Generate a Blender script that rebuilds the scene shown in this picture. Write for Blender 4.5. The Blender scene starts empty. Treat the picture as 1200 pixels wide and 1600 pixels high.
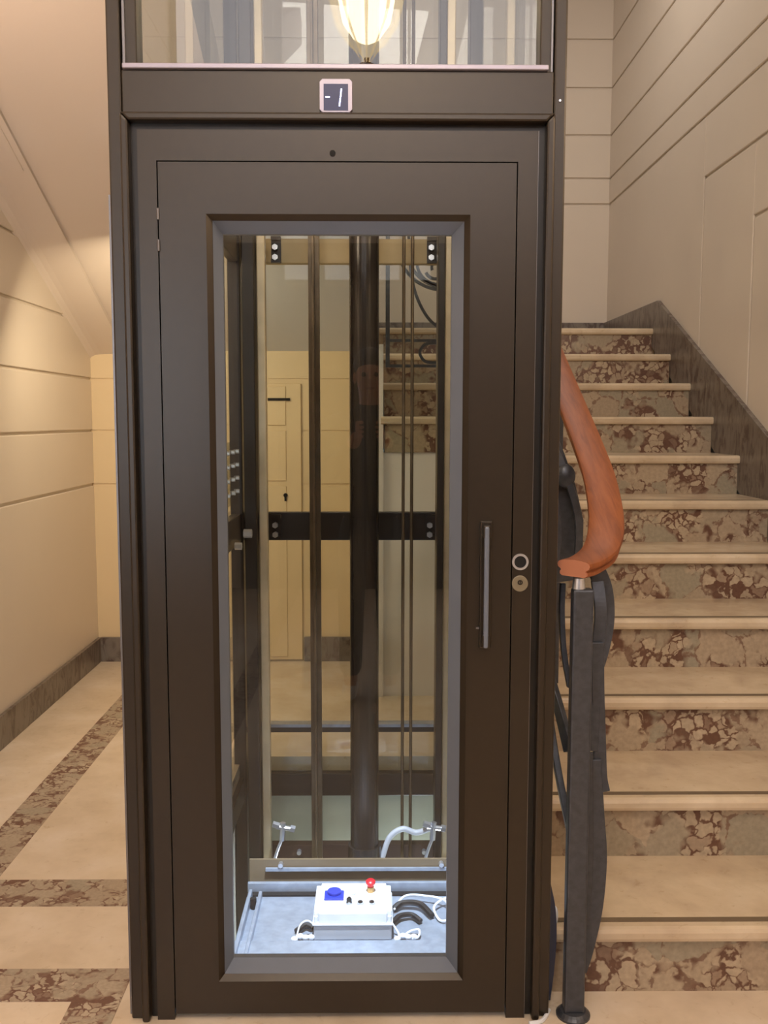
import bpy, bmesh, math, random
from mathutils import Vector, Matrix
random.seed(7)
C = bpy.context.scene.collection
sc = bpy.context.scene
# ------------------------------------------------------------------ camera
H = 1.4
fw = Vector((0.0104746, 0.9950963, -0.0983551)); rt = Vector((0.9999451, -0.0104096, 0.0011740)); up = Vector((-0.0001444, 0.0983620, 0.9951507))
cam_d = bpy.data.cameras.new('camera'); cam = bpy.data.objects.new('camera', cam_d); C.objects.link(cam)
cam.matrix_world = Matrix(((rt.x, up.x, -fw.x, 0), (rt.y, up.y, -fw.y, 0), (rt.z, up.z, -fw.z, H), (0, 0, 0, 1)))
cam_d.sensor_fit = 'VERTICAL'; cam_d.sensor_height = 36; cam_d.lens = 36 * 1467.2 / 1600
cam_d.clip_start = 0.05
sc.camera = cam
# ------------------------------------------------------------------ world, lights, exposure
w = bpy.data.worlds.new('world'); sc.world = w; w.use_nodes = True
w.node_tree.nodes['Background'].inputs[0].default_value = (0.9, 0.93, 1, 1)
w.node_tree.nodes['Background'].inputs[1].default_value = 0.3
sc.view_settings.view_transform = 'Standard'; sc.view_settings.look = 'None'
sc.view_settings.gamma = 1; sc.view_settings.use_curve_mapping = False
sc.view_settings.exposure = 0.1

def area(name, loc, aim, sx, sy, watts, col, spread=180):
    l = bpy.data.lights.new(name, 'AREA'); l.shape = 'RECTANGLE'; l.size = sx; l.size_y = sy
    l.energy = watts; l.color = col; l.spread = math.radians(spread)
    o = bpy.data.objects.new(name, l); C.objects.link(o); o.location = loc
    o.rotation_euler = (Vector(aim) - Vector(loc)).to_track_quat('-Z', 'Y').to_euler()
    return o
def point(name, loc, watts, col, r=0.05):
    l = bpy.data.lights.new(name, 'POINT'); l.energy = watts; l.color = col; l.shadow_soft_size = r
    o = bpy.data.objects.new(name, l); C.objects.link(o); o.location = loc; return o
WARM = (1.0, 0.66, 0.38); COOL = (0.72, 0.84, 1.0)
LAMP = (-0.035, -0.24, 3.27)
area('hall_overhead_fill', (-0.2, -0.9, 4.6), (0.0, 0.6, 0), 1.2, 0.9, 50, (1.0, 0.90, 0.82))  # soft overhead fill added for the hall, no known fixture
area('stair_overhead_fill', (0.9, 4.9, 4.6), (0.9, 5.1, 0), 0.9, 0.9, 19, (1.0, 0.92, 0.84))  # fill added over the upper flight, no known fixture
point('left_wall_lamp', (-1.38, 2.3, 2.35), 22, (1.0, 0.78, 0.62), 0.10)
point('right_wall_lamp', (1.50, 1.6, 2.45), 15, (1.0, 0.79, 0.58), 0.10)
area('street_daylight', (-1.36, -1.9, 1.6), (0.2, 2.1, 1.0), 0.35, 1.6, 16, COOL)
area('under_stair_fill', (-1.1, 4.1, 1.95), (-0.8, 5.3, 0.9), 0.3, 0.3, 7.5, (1.0, 0.84, 0.58))  # fill added to brighten the wall under the landing
point('lift_well_fill', (0.20, 3.56, -0.75), 13, COOL, 0.05)  # light added behind the car to turn the pit wall pale
sp = bpy.data.lights.new('car_roof_work_light', 'SPOT'); sp.energy = 620; sp.color = (0.70, 0.82, 1.0)
sp.spot_size = math.radians(34); sp.spot_blend = 0.5; sp.shadow_soft_size = 0.04
spo = bpy.data.objects.new('car_roof_work_light', sp); C.objects.link(spo); spo.location = (-0.08, 2.45, 1.96)
spo.rotation_euler = (Vector((-0.07, 2.98, -0.3)) - spo.location).to_track_quat('-Z', 'Y').to_euler()

# ------------------------------------------------------------------ materials
def mat(name):
    m = bpy.data.materials.new(name); m.use_nodes = True
    nt = m.node_tree; b = nt.nodes['Principled BSDF']; return m, nt, b
def lin(r, g, b):
    f = lambda c: ((c / 255 + 0.055) / 1.055) ** 2.4 if c > 10 else c / 255 / 12.92
    return (f(r), f(g), f(b), 1)
def N(nt, t, **k):
    n = nt.nodes.new(t)
    for a, v in k.items(): setattr(n, a, v)
    return n
def coords(nt, scale=(1, 1, 1), rot=(0, 0, 0), loc=(0, 0, 0)):
    tc = N(nt, 'ShaderNodeTexCoord'); mp = N(nt, 'ShaderNodeMapping')
    nt.links.new(tc.outputs['Object'], mp.inputs[0])
    mp.inputs['Scale'].default_value = scale; mp.inputs['Rotation'].default_value = rot; mp.inputs['Location'].default_value = loc
    return mp.outputs[0]
def noise(nt, vec, s, d=4, r=0.55, dist=0):
    n = N(nt, 'ShaderNodeTexNoise'); nt.links.new(vec, n.inputs['Vector'])
    n.inputs['Scale'].default_value = s; n.inputs['Detail'].default_value = d; n.inputs['Roughness'].default_value = r
    n.inputs['Distortion'].default_value = dist; return n
def ramp(nt, fac, stops):
    r = N(nt, 'ShaderNodeValToRGB'); nt.links.new(fac, r.inputs[0])
    e = r.color_ramp.elements
    while len(e) < len(stops): e.new(0.5)
    for i, (p, c) in enumerate(stops): e[i].position = p; e[i].color = c
    return r.outputs[0]
def mixc(nt, fac, a, b, mode='MIX'):
    m = N(nt, 'ShaderNodeMix', data_type='RGBA', blend_type=mode)
    for s, v in ((0, fac), (6, a), (7, b)):
        if hasattr(v, 'links') or hasattr(v, 'is_linked'): nt.links.new(v, m.inputs[s])
        else: m.inputs[s].default_value = v
    return m.outputs[2]
def bump(nt, b, h, strength=0.2, dist=0.01):
    n = N(nt, 'ShaderNodeBump'); n.inputs['Strength'].default_value = strength; n.inputs['Distance'].default_value = dist
    nt.links.new(h, n.inputs['Height']); nt.links.new(n.outputs[0], b.inputs['Normal'])
def plain(name, col, rough=0.5, metal=0.0, spec=0.5, wob=0.06, emit=None, es=1, ns=12):
    m, nt, b = mat(name)
    n = noise(nt, coords(nt), ns)
    c = ramp(nt, n.outputs[0], [(0.3, tuple(v * (1 - wob) for v in col[:3]) + (1,)), (0.7, tuple(min(1, v * (1 + wob)) for v in col[:3]) + (1,))])
    nt.links.new(c, b.inputs['Base Color'])
    b.inputs['Roughness'].default_value = rough; b.inputs['Metallic'].default_value = metal
    b.inputs['Specular IOR Level'].default_value = spec
    if emit: b.inputs['Emission Color'].default_value = emit; b.inputs['Emission Strength'].default_value = es
    return m
def plaster(name, col):
    m, nt, b = mat(name)
    v = coords(nt); n = noise(nt, v, 1.3, 3); n2 = noise(nt, v, 180, 3)
    c = ramp(nt, n.outputs[0], [(0.3, tuple(x * 0.95 for x in col[:3]) + (1,)), (0.7, col)])
    nt.links.new(c, b.inputs['Base Color']); b.inputs['Roughness'].default_value = 0.42
    bump(nt, b, n2.outputs[0], 0.03, 0.002); return m
def breccia(name, light, mid, dark, scale, rough=0.25, grey=None, rot=(0, 0, 0), fine=0.5):
    """angular pale clasts in a rusty ground, of two sizes"""
    m, nt, b = mat(name)
    v = coords(nt, rot=rot); wn = noise(nt, v, scale * 1.2, 4, 0.6)
    add = N(nt, 'ShaderNodeVectorMath', operation='MULTIPLY_ADD')
    nt.links.new(wn.outputs['Color'], add.inputs[0]); add.inputs[1].default_value = (0.75 / scale,) * 3; nt.links.new(v, add.inputs[2])
    def vor(s, feat):
        n = N(nt, 'ShaderNodeTexVoronoi', feature=feat); nt.links.new(add.outputs[0], n.inputs['Vector']); n.inputs['Scale'].default_value = s; return n
    big = vor(scale, 'DISTANCE_TO_EDGE'); small = vor(scale * 4.2, 'DISTANCE_TO_EDGE'); cell = vor(scale * 4.2, 'F1'); cellb = vor(scale, 'F1')
    sel = noise(nt, v, scale * 0.9, 3, 0.6)
    selm = ramp(nt, sel.outputs[0], [(fine - 0.03, (0, 0, 0, 1)), (fine + 0.03, (1, 1, 1, 1))])
    bw = N(nt, 'ShaderNodeSeparateColor'); nt.links.new(cell.outputs['Color'], bw.inputs[0])
    csm = ramp(nt, bw.outputs[0], [(0.12, dark), (0.3, mid), (0.55, light), (0.95, tuple(min(1, x * 1.12) for x in light[:3]) + (1,))])
    en = noise(nt, v, scale * 3.2, 4, 0.65)
    thr = N(nt, 'ShaderNodeMath', operation='MULTIPLY_ADD'); nt.links.new(en.outputs[0], thr.inputs[0]); thr.inputs[1].default_value = -0.55; nt.links.new(small.outputs['Distance'], thr.inputs[2])
    es = ramp(nt, thr.outputs[0], [(0.0, (0, 0, 0, 1)), (0.02, (1, 1, 1, 1))])
    thr2 = N(nt, 'ShaderNodeMath', operation='ADD'); nt.links.new(thr.outputs[0], thr2.inputs[0]); thr2.inputs[1].default_value = 0.24
    es = ramp(nt, thr2.outputs[0], [(0.0, (0, 0, 0, 1)), (0.09, (1, 1, 1, 1))])
    smallc = mixc(nt, es, dark, csm)
    bwb = N(nt, 'ShaderNodeSeparateColor'); nt.links.new(cellb.outputs['Color'], bwb.inputs[0])
    cb = ramp(nt, bwb.outputs[1], [(0.15, light), (0.5, tuple(a * .75 + c * .25 for a, c in zip(light, mid))), (0.9, grey or light)])
    ebn = N(nt, 'ShaderNodeMath', operation='MULTIPLY_ADD'); nt.links.new(en.outputs[0], ebn.inputs[0]); ebn.inputs[1].default_value = -0.30; nt.links.new(big.outputs['Distance'], ebn.inputs[2])
    eb2 = N(nt, 'ShaderNodeMath', operation='ADD'); nt.links.new(ebn.outputs[0], eb2.inputs[0]); eb2.inputs[1].default_value = 0.15
    eb = ramp(nt, eb2.outputs[0], [(0.0, (0, 0, 0, 1)), (0.03, (1, 1, 1, 1))])
    bigc = mixc(nt, eb, tuple((a + c) / 2 for a, c in zip(dark, mid)), cb)
    col = mixc(nt, selm, bigc, smallc)
    fn = noise(nt, v, scale * 12, 5)
    fnr = ramp(nt, fn.outputs[0], [(0.3, (0.82, 0.82, 0.82, 1)), (0.7, (1.05, 1.05, 1.05, 1))])
    col = mixc(nt, 1.0, col, fnr, 'MULTIPLY')
    nt.links.new(col, b.inputs['Base Color']); b.inputs['Roughness'].default_value = rough
    return m
def cream_marble(name, a, bcol, c3, rough=0.22, s=5):
    m, nt, b = mat(name)
    v = coords(nt); n = noise(nt, v, s, 4, 0.6, 0.2); n2 = noise(nt, v, s * 7, 6, 0.7, 0.4)
    c = ramp(nt, n.outputs[0], [(0.3, a), (0.5, bcol), (0.72, c3)])
    f = ramp(nt, n2.outputs[0], [(0.28, (0.84, 0.78, 0.70, 1)), (0.40, (1, 1, 1, 1)), (0.8, (1.04, 1.04, 1.04, 1))])
    nt.links.new(mixc(nt, 1.0, c, f, 'MULTIPLY'), b.inputs['Base Color']); b.inputs['Roughness'].default_value = rough
    return m
def streak(name, a, bcol, s=6, rough=0.3, rot=(0.5, 0, 0)):
    m, nt, b = mat(name)
    v = coords(nt, (1, 1.2, 0.45), rot); n = noise(nt, v, s * 3, 6, 0.62, 1.2)
    n2 = noise(nt, v, s * 0.6, 3)
    c = ramp(nt, n.outputs[0], [(0.40, bcol), (0.52, a), (0.75, tuple(min(1, x * 1.25) for x in a[:3]) + (1,))])
    f = ramp(nt, n2.outputs[0], [(0.3, (0.82, 0.8, 0.8, 1)), (0.7, (1.1, 1.1, 1.1, 1))])
    nt.links.new(mixc(nt, 1.0, c, f, 'MULTIPLY'), b.inputs['Base Color']); b.inputs['Roughness'].default_value = rough; return m
def wood(name):
    m, nt, b = mat(name)
    v = coords(nt, (30, 2.2, 6), (0.25, 0, 0)); n = noise(nt, v, 2.2, 6, 0.6, 0.6)
    n2 = noise(nt, coords(nt), 2.5, 2)
    c = ramp(nt, n.outputs[0], [(0.28, lin(116, 60, 27)), (0.5, lin(140, 76, 36)), (0.72, lin(154, 88, 46))])
    f = ramp(nt, n2.outputs[0], [(0.35, (0.92, 0.9, 0.88, 1)), (0.65, (1.05, 1.05, 1.05, 1))])
    nt.links.new(mixc(nt, 1.0, c, f, 'MULTIPLY'), b.inputs['Base Color'])
    b.inputs['Roughness'].default_value = 0.5; b.inputs['Coat Weight'].default_value = 0.0; b.inputs['Coat Roughness'].default_value = 0.15
    return m
def glass(name, tint=(0.93, 0.95, 0.92), ior=1.5, rough=0.0, boost=1.0):
    m, nt, b = mat(name); nt.nodes.remove(b)
    out = nt.nodes['Material Output']
    t = N(nt, 'ShaderNodeBsdfTransparent'); g = N(nt, 'ShaderNodeBsdfGlossy'); mx = N(nt, 'ShaderNodeMixShader')
    t.inputs[0].default_value = (*tint, 1); g.inputs['Roughness'].default_value = rough
    fr = N(nt, 'ShaderNodeFresnel'); fr.inputs['IOR'].default_value = ior
    mu = N(nt, 'ShaderNodeMath', operation='MULTIPLY', use_clamp=True); mu.inputs[1].default_value = boost
    ge = N(nt, 'ShaderNodeNewGeometry'); inv = N(nt, 'ShaderNodeMath', operation='SUBTRACT'); inv.inputs[0].default_value = 1
    m2 = N(nt, 'ShaderNodeMath', operation='MULTIPLY'); nt.links.new(ge.outputs['Backfacing'], inv.inputs[1])   # one reflection per thin pane
    nt.links.new(fr.outputs[0], mu.inputs[0]); nt.links.new(mu.outputs[0], m2.inputs[0]); nt.links.new(inv.outputs[0], m2.inputs[1]); nt.links.new(m2.outputs[0], mx.inputs[0])
    nt.links.new(t.outputs[0], mx.inputs[1]); nt.links.new(g.outputs[0], mx.inputs[2]); nt.links.new(mx.outputs[0], out.inputs[0])
    return m
def glow_glass(name, col, es, clear=0.5):
    m, nt, b = mat(name); nt.nodes.remove(b); out = nt.nodes['Material Output']
    t = N(nt, 'ShaderNodeBsdfTransparent'); e = N(nt, 'ShaderNodeEmission'); mx = N(nt, 'ShaderNodeMixShader')
    e.inputs[0].default_value = col; e.inputs[1].default_value = es; mx.inputs[0].default_value = 1 - clear
    nt.links.new(t.outputs[0], mx.inputs[1]); nt.links.new(e.outputs[0], mx.inputs[2]); nt.links.new(mx.outputs[0], out.inputs[0]); return m
M = {}
M['wall'] = plaster('cream_plaster', lin(227, 213, 196))
M['wall_y'] = plaster('yellow_cream_plaster', lin(228, 203, 160))
M['soffit'] = plaster('soffit_plaster', lin(232, 217, 203))
M['coolsoffit'] = plaster('cool_lit_soffit_plaster', lin(214, 216, 222))  # neutral grey stands in for cool light on this soffit
M['ceil'] = plaster('ceiling_plaster', lin(236, 230, 224))
M['tread'] = cream_marble('tread_marble', lin(190, 168, 142), lin(208, 187, 158), lin(220, 201, 174))
M['floor'] = cream_marble('floor_marble', lin(208, 188, 162), lin(222, 203, 178), lin(232, 216, 197), 0.2, 4)
M['nose'] = cream_marble('nosing_marble', lin(196, 174, 138), lin(212, 192, 156), lin(224, 206, 174), 0.3, 8)
M['riser'] = breccia('riser_breccia', lin(184, 164, 138), lin(158, 132, 110), lin(110, 78, 62), 6.5, 0.25, lin(164, 152, 130), fine=0.52)
M['band'] = breccia('floor_band_breccia', lin(184, 166, 144), lin(156, 130, 112), lin(116, 82, 70), 9.0, 0.22, lin(172, 158, 138), fine=0.50)
M['skirt'] = streak('skirting_marble', lin(120, 110, 100), lin(86, 70, 62))
M['grip'] = plain('tread_grip_strip', lin(112, 94, 72), 0.7)
M['bronze'] = plain('bronze_lacquer', lin(50, 42, 33), 0.36, 0.5, 0.5, 0.05, ns=40)
_b = M['bronze'].node_tree.nodes['Principled BSDF']; _b.inputs['Coat Weight'].default_value = 0.45; _b.inputs['Coat Roughness'].default_value = 0.30; _b.inputs['Coat Tint'].default_value = (1, 0.9, 0.75, 1)
M['bronze2'] = plain('shaft_bronze_lacquer', lin(44, 39, 34), 0.36, 0.3, 0.5, 0.06)
M['bead'] = plain('cool_sheen_bead_lacquer', lin(112, 119, 132), 0.42, 0.2, 0.5, 0.03)  # bluish base carries the cool light on the reveals and handle
M['edge'] = plain('brushed_edge_metal', lin(128, 125, 126), 0.35, 0.7)
M['sill'] = plain('pale_sill_metal', lin(172, 164, 176), 0.35, 0.4)
M['dark'] = plain('black_gap', lin(14, 12, 11), 0.8)
M['beamtan'] = plain('tan_back_beam', lin(186, 162, 116), 0.4, 0.1)  # tan base colour of the back beam at header height
M['rail'] = plain('oiled_rail_steel', lin(100, 86, 68), 0.35, 0.6, wob=0.25)
M['lightrail'] = plain('galvanised_profile', lin(206, 188, 156), 0.32, 0.3, wob=0.12)
M['piston'] = plain('piston_lacquer', lin(54, 49, 45), 0.25, 0.4, wob=0.1)
M['chrome'] = plain('chrome', lin(222, 224, 230), 0.28, 0.85)
M['nickel'] = plain('aged_nickel', lin(150, 140, 118), 0.35, 0.6)
M['iron'] = plain('wrought_iron', lin(74, 76, 82), 0.34, 0.4, wob=0.2, ns=60)
M['wood'] = wood('varnished_wood')
M['endgrain'] = plain('rail_end_grain', lin(186, 122, 92), 0.4)
M['glass'] = glass('pane_glass')
M['fglass'] = glass('front_pane_glass', (0.93, 0.945, 0.94), 1.52, 0.0, 1.6)
M['galv'] = plain('galvanised_sheet', lin(168, 176, 190), 0.4, 0.5, wob=0.15, ns=25)
M['white'] = plain('white_plastic', lin(236, 238, 242), 0.45)
M['lgrey'] = plain('light_grey_plastic', lin(176, 178, 184), 0.5)
M['blue'] = plain('blue_plastic', lin(46, 60, 170), 0.4)
M['red'] = plain('red_plastic', lin(214, 32, 44), 0.35)
M['yellowp'] = plain('yellow_plastic', lin(190, 150, 90), 0.5)
M['black'] = plain('black_rubber', lin(30, 27, 26), 0.5)
M['pit'] = plain('pit_wall_plaster', lin(206, 200, 186), 0.8)
M['pitdark'] = plain('pit_dark_beam', lin(58, 42, 34), 0.5)
M['carpanel'] = plain('car_brown_panel', lin(120, 104, 82), 0.35)
M['screen'] = plain('display_screen', lin(6, 6, 16), 0.3, emit=(0.008, 0.008, 0.06, 1), es=1.0)
M['digit'] = plain('display_digit', lin(200, 205, 255), 0.3, emit=(0.62, 0.66, 1, 1), es=2.6)
M['film'] = plain('dark_blue_film', lin(34, 44, 70), 0.22)
M['bulb'] = plain('lit_bulb', (1, 0.9, 0.7, 1), 0.5, emit=(1.0, 0.78, 0.45, 1), es=60)
M['amber'] = glow_glass('amber_lantern_glass', (1.0, 0.72, 0.38, 1), 9.0)
M['veil'] = glow_glass('frosted_lantern_shell', (1.0, 0.80, 0.52, 1), 7.0, 0.45)
M['brass'] = plain('brass', lin(190, 150, 80), 0.25, 1.0)
M['frosted'] = plain('haze_glow_glass', lin(205, 205, 210), 0.5, emit=(0.97, 0.94, 1.0, 1), es=3.0, ns=2)  # glow added for the pale haze mirrored in the upper glass
M['entrance'] = plain('dark_walnut', lin(70, 48, 34), 0.45)
M['skin'] = plain('skin_tone', lin(206, 152, 124), 0.5)
M['jacket'] = plain('dark_jacket_cloth', lin(38, 36, 38), 0.9)
M['jeans'] = plain('grey_denim', lin(70, 72, 80), 0.9)
M['eyew'] = plain('dark_eye', lin(60, 46, 40), 0.2)
M['lips'] = plain('lip_tone', lin(160, 96, 86), 0.5)
M['hair'] = plain('dark_brown_hair', lin(44, 32, 26), 0.6, wob=.3)
M['doorwood'] = plaster('painted_door', lin(230, 204, 160))

# ------------------------------------------------------------------ mesh helpers
class MB:
    def __init__(s): s.bm = bmesh.new()
    def box(s, x0, x1, y0, y1, z0, z1, mx=None):
        vs = [s.bm.verts.new(v) for v in ((x0, y0, z0), (x1, y0, z0), (x1, y1, z0), (x0, y1, z0), (x0, y0, z1), (x1, y0, z1), (x1, y1, z1), (x0, y1, z1))]
        for f in ((0, 3, 2, 1), (4, 5, 6, 7), (0, 1, 5, 4), (1, 2, 6, 5), (2, 3, 7, 6), (3, 0, 4, 7)): s.bm.faces.new([vs[i] for i in f])
        if mx: bmesh.ops.transform(s.bm, matrix=mx, verts=vs)
        return s
    def prism(s, pts, a, b, axis='Z'):
        def P(p, t): return {'Z': (p[0], p[1], t), 'Y': (p[0], t, p[1]), 'X': (t, p[0], p[1])}[axis]
        A = [s.bm.verts.new(P(p, a)) for p in pts]; B = [s.bm.verts.new(P(p, b)) for p in pts]; n = len(pts)
        s.bm.faces.new(A); s.bm.faces.new(B[::-1])
        for i in range(n): s.bm.faces.new((A[i], B[i], B[(i + 1) % n], A[(i + 1) % n]))
        return s
    def cyl(s, p0, p1, r, n=20, r1=None):
        p0 = Vector(p0); p1 = Vector(p1); d = p1 - p0; q = d.to_track_quat('Z', 'Y').to_matrix().to_4x4(); q.translation = (p0 + p1) / 2
        bmesh.ops.create_cone(s.bm, cap_ends=True, segments=n, radius1=r, radius2=r if r1 is None else r1, depth=d.length, matrix=q); return s
    def sphere(s, c, r, sc=(1, 1, 1), n=16):
        mx = Matrix.Translation(c) @ Matrix.Diagonal((*sc, 1)); bmesh.ops.create_uvsphere(s.bm, u_segments=n, v_segments=n // 2 + 2, radius=r, matrix=mx); return s
    def ring(s, c, r0, r1, y0, y1, n=28):      # annulus facing -Y
        for i in range(n):
            a, b = 2 * math.pi * i / n, 2 * math.pi * (i + 1) / n
            P = lambda r, t, y: s.bm.verts.new((c[0] + r * math.cos(t), y, c[1] + r * math.sin(t)))
            for q in ([P(r0, a, y0), P(r1, a, y0), P(r1, b, y0), P(r0, b, y0)], [P(r1, a, y0), P(r1, a, y1), P(r1, b, y1), P(r1, b, y0)], [P(r0, a, y1), P(r0, a, y0), P(r0, b, y0), P(r0, b, y1)]): s.bm.faces.new(q)
        return s
    def sweep(s, path, prof, upv=(0, 0, 1), scales=None, twist=None):
        path = [Vector(p) for p in path]; n = len(path); rings = []
        for i, p in enumerate(path):
            t = (path[min(i + 1, n - 1)] - path[max(i - 1, 0)]).normalized()
            u0 = Vector(upv); side = t.cross(u0)
            if side.length < 1e-4: side = t.cross(Vector((1, 0, 0)))
            side.normalize(); u = side.cross(t)
            if twist: 
                a = twist[i]; side, u = side * math.cos(a) + u * math.sin(a), u * math.cos(a) - side * math.sin(a)
            k = scales[i] if scales else 1
            rings.append([s.bm.verts.new(p + side * (a * k) + u * (b * k)) for a, b in prof])
        m = len(prof)
        for i in range(n - 1):
            for j in range(m): s.bm.faces.new((rings[i][j], rings[i][(j + 1) % m], rings[i + 1][(j + 1) % m], rings[i + 1][j]))
        s.bm.faces.new(rings[0][::-1]); s.bm.faces.new(rings[-1]); return s
    def lathe(s, c, prof, n=28):
        rs = [[s.bm.verts.new((c[0] + r * math.cos(2 * math.pi * i / n), c[1] + r * math.sin(2 * math.pi * i / n), c[2] + z)) for i in range(n)] for r, z in prof]
        for a, b in zip(rs, rs[1:]):
            for i in range(n): s.bm.faces.new((a[i], a[(i + 1) % n], b[(i + 1) % n], b[i]))
        return s
    def build(s, name, m, parent=None, bevel=0, seg=2, smooth=False):
        bmesh.ops.recalc_face_normals(s.bm, faces=s.bm.faces)
        me = bpy.data.meshes.new(name); s.bm.to_mesh(me); s.bm.free()
        for mm in (m if isinstance(m, (list, tuple)) else [m]): me.materials.append(mm if not isinstance(mm, str) else M[mm])
        if smooth: me.polygons.foreach_set('use_smooth', [True] * len(me.polygons)); me.set_sharp_from_angle(angle=math.radians(38))
        o = bpy.data.objects.new(name, me); C.objects.link(o)
        if parent:
            o.parent = parent; o.matrix_parent_inverse = parent.matrix_basis.inverted() if parent.type == 'EMPTY' else Matrix()
        if bevel:
            b = o.modifiers.new('bevel', 'BEVEL'); b.width = bevel; b.segments = seg; b.limit_method = 'ANGLE'; b.angle_limit = math.radians(40)
        return o
def circ(r, n=10): return [(r * math.cos(2 * math.pi * i / n), r * math.sin(2 * math.pi * i / n)) for i in range(n)]
def rect(a, b): return [(-a / 2, -b / 2), (a / 2, -b / 2), (a / 2, b / 2), (-a / 2, b / 2)]
def spline(pts, k=10):
    P = [Vector(p) for p in pts]; P = [2 * P[0] - P[1]] + P + [2 * P[-1] - P[-2]]; out = []
    for i in range(1, len(P) - 2):
        a, b, c, d = P[i - 1:i + 3]
        for j in range(k):
            t = j / k; out.append(0.5 * ((2 * b) + (-a + c) * t + (2 * a - 5 * b + 4 * c - d) * t * t + (-a + 3 * b - 3 * c + d) * t ** 3))
    return out + [P[-2]]
def tag(o, label, cat, group=None, kind=None):
    o['label'] = label; o['category'] = cat
    if group: o['group'] = group
    if kind: o['kind'] = kind
    return o
def struct(o, label=None, cat=None):
    o['kind'] = 'structure'
    if label: o['label'] = label
    if cat: o['category'] = cat
    return o
def thing(name, loc, label, cat, group=None):
    o = bpy.data.objects.new(name, None); C.objects.link(o); o.location = loc; o.empty_display_size = 0.1
    bpy.context.view_layer.update()
    return tag(o, label, cat, group)

# ------------------------------------------------------------------ setting: dimensions
XL, XR = -1.60, 1.69            # side walls
YF, YB, YU = -3.5, 6.93, 5.37   # lobby end wall, landing wall, wall under the landing
ZC = 4.8
LF = 2.08                       # lift front plane
SX0, SX1, SY1 = -0.568, 0.411, 3.80
R_, T_, Y1 = 0.17669, 0.35292, 2.1768
ZL = 11 * R_

# floor with the lift pit left open
f = MB()
f.box(XL - .1, SX0 + .02, YF, YU + .1, -.12, 0).box(SX1 - .02, XR + .1, YF, 4.66, -.12, 0).box(SX0 + .02, SX1 - .02, YF, LF + .03, -.12, 0).box(SX0 + .02, SX1 - .02, SY1, YU + .1, -.12, 0)
struct(f.build('floor', 'floor'), 'polished cream marble floor of the stair hall', 'floor')
b = MB(); zb = 0.0015
b.box(-1.285, -1.15, 2.75, YU - .02, 0, zb)
b.box(XL + .02, SX0, 2.593, 2.75, 0, zb)
b.box(XL + .02, -.612, 2.147, 2.282, 0, zb)
b.box(-.73, -.612, YF, 2.147, 0, zb)
b.box(-1.285, -1.15, YF, 2.147, 0, zb)
struct(b.build('trim_floor_band', 'band'), 'brown veined marble bands inlaid in the cream floor', 'floor inlay')

def grooved_wall(name, plane, pos, depthdir, a0, a1, z0, z1, grooves, m, extra=None, gap=0.014, th=0.012, slope=None):
    """plaster wall with horizontal joints: a backing and raised courses, all one mesh. plane 'X' or 'Y'."""
    mb = MB()
    def slab(a, bb, za, zb_, d0, d1):
        lo, hi = sorted((pos + depthdir * d0, pos + depthdir * d1))
        if plane == 'X': mb.box(lo, hi, a, bb, za, zb_)
        else: mb.box(a, bb, lo, hi, za, zb_)
    slab(a0, a1, z0, z1, -0.12, -th)
    zs = [z0] + sorted(grooves) + [z1]
    for i, (p, q) in enumerate(zip(zs, zs[1:])):
        slab(a0, a1, p + (gap / 2 if i else 0), q - (gap / 2 if i < len(zs) - 2 else 0), -th, 0)
    if extra: extra(mb)
    return mb
# left wall, grooves at the heights the photograph shows
gl = [1.028, 1.333, 1.624, 1.93, 2.22]
struct(grooved_wall('wall_left', 'X', XL, 1, YF, YU + .1, 0, ZC, gl + [2.51 + .29 * i for i in range(7)], 'wall').build('wall_left', 'wall', bevel=.004), 'cream plaster wall with horizontal grooves left of the lift', 'wall')
# right wall: four-sided grooves, the lower field holds nested rectangular panel joints
gr = [2.94, 3.12, 3.42, 3.745, 4.075, 4.40]
wr = MB(); th = .012; g2 = .007
wr.box(XR + th, XR + .14, YF, YB + .1, 0, ZC)
zz = gr + [ZC]
for p, q in zip(zz, zz[1:]): wr.box(XR, XR + th, YF, YB, p + g2, q - g2)
def frame_cells(y_in, z_in, y_out, z_out):   # L shaped field between two nested joints
    wr.box(XR, XR + th, y_in + g2, y_out - g2, 0, z_out - g2)
    wr.box(XR, XR + th, YF, y_in + g2, z_in + g2, z_out - g2)
frame_cells(4.93, 2.63, 5.60, 2.94)
frame_cells(4.27, 2.30, 4.93, 2.63)
wr.box(XR, XR + th, YF, 4.27 - g2, 0, 2.30 - g2)
wr.box(XR + .004, XR + th, 5.60, YB, 0, 2.94 - g2)
struct(wr.build('wall_right', 'wall', bevel=.004), 'cream plaster wall with grooves and panel joints beside the stairs', 'wall')
struct(grooved_wall('wall_back', 'Y', YB, -1, XL - .1, XR + .1, ZL - .2, ZC, gr[:1] + gr[1:], 'wall').build('wall_back', 'wall', bevel=.004), 'grooved cream wall at the back of the landing', 'wall')
# wall under the landing with a flush cupboard door
wu = grooved_wall('w', 'Y', YU, -1, XL - .1, 0.02, 0, 1.80, gl[:3], 'wall_y', gap=.010, th=.006)
struct(wu.build('wall_under_landing', 'wall_y'), 'yellowish plaster wall under the landing behind the lift', 'wall')
d = MB(); d.box(-1.0, -.415, YU - .022, YU - .006, .01, 1.60)
for (za, zb2) in ((0.03, 1.02), (1.05, 1.335), (1.365, 1.585)): d.box(-.97, -.50, YU - .030, YU - .022, za, zb2)
dr = struct(d.build('door_1', 'doorwood', bevel=.003), 'yellow cream panelled cupboard door under the landing', 'door')
MB().cyl((-.505, YU - .034, .968), (-.505, YU - .028, .968), .012, 16).box(-.511, -.499, YU - .034, YU - .028, .935, .966).build('keyhole', 'dark', dr)
MB().box(-.60, -.475, YU - .036, YU - .029, 1.503, 1.518).build('letter_slot', 'dark', dr)
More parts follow.
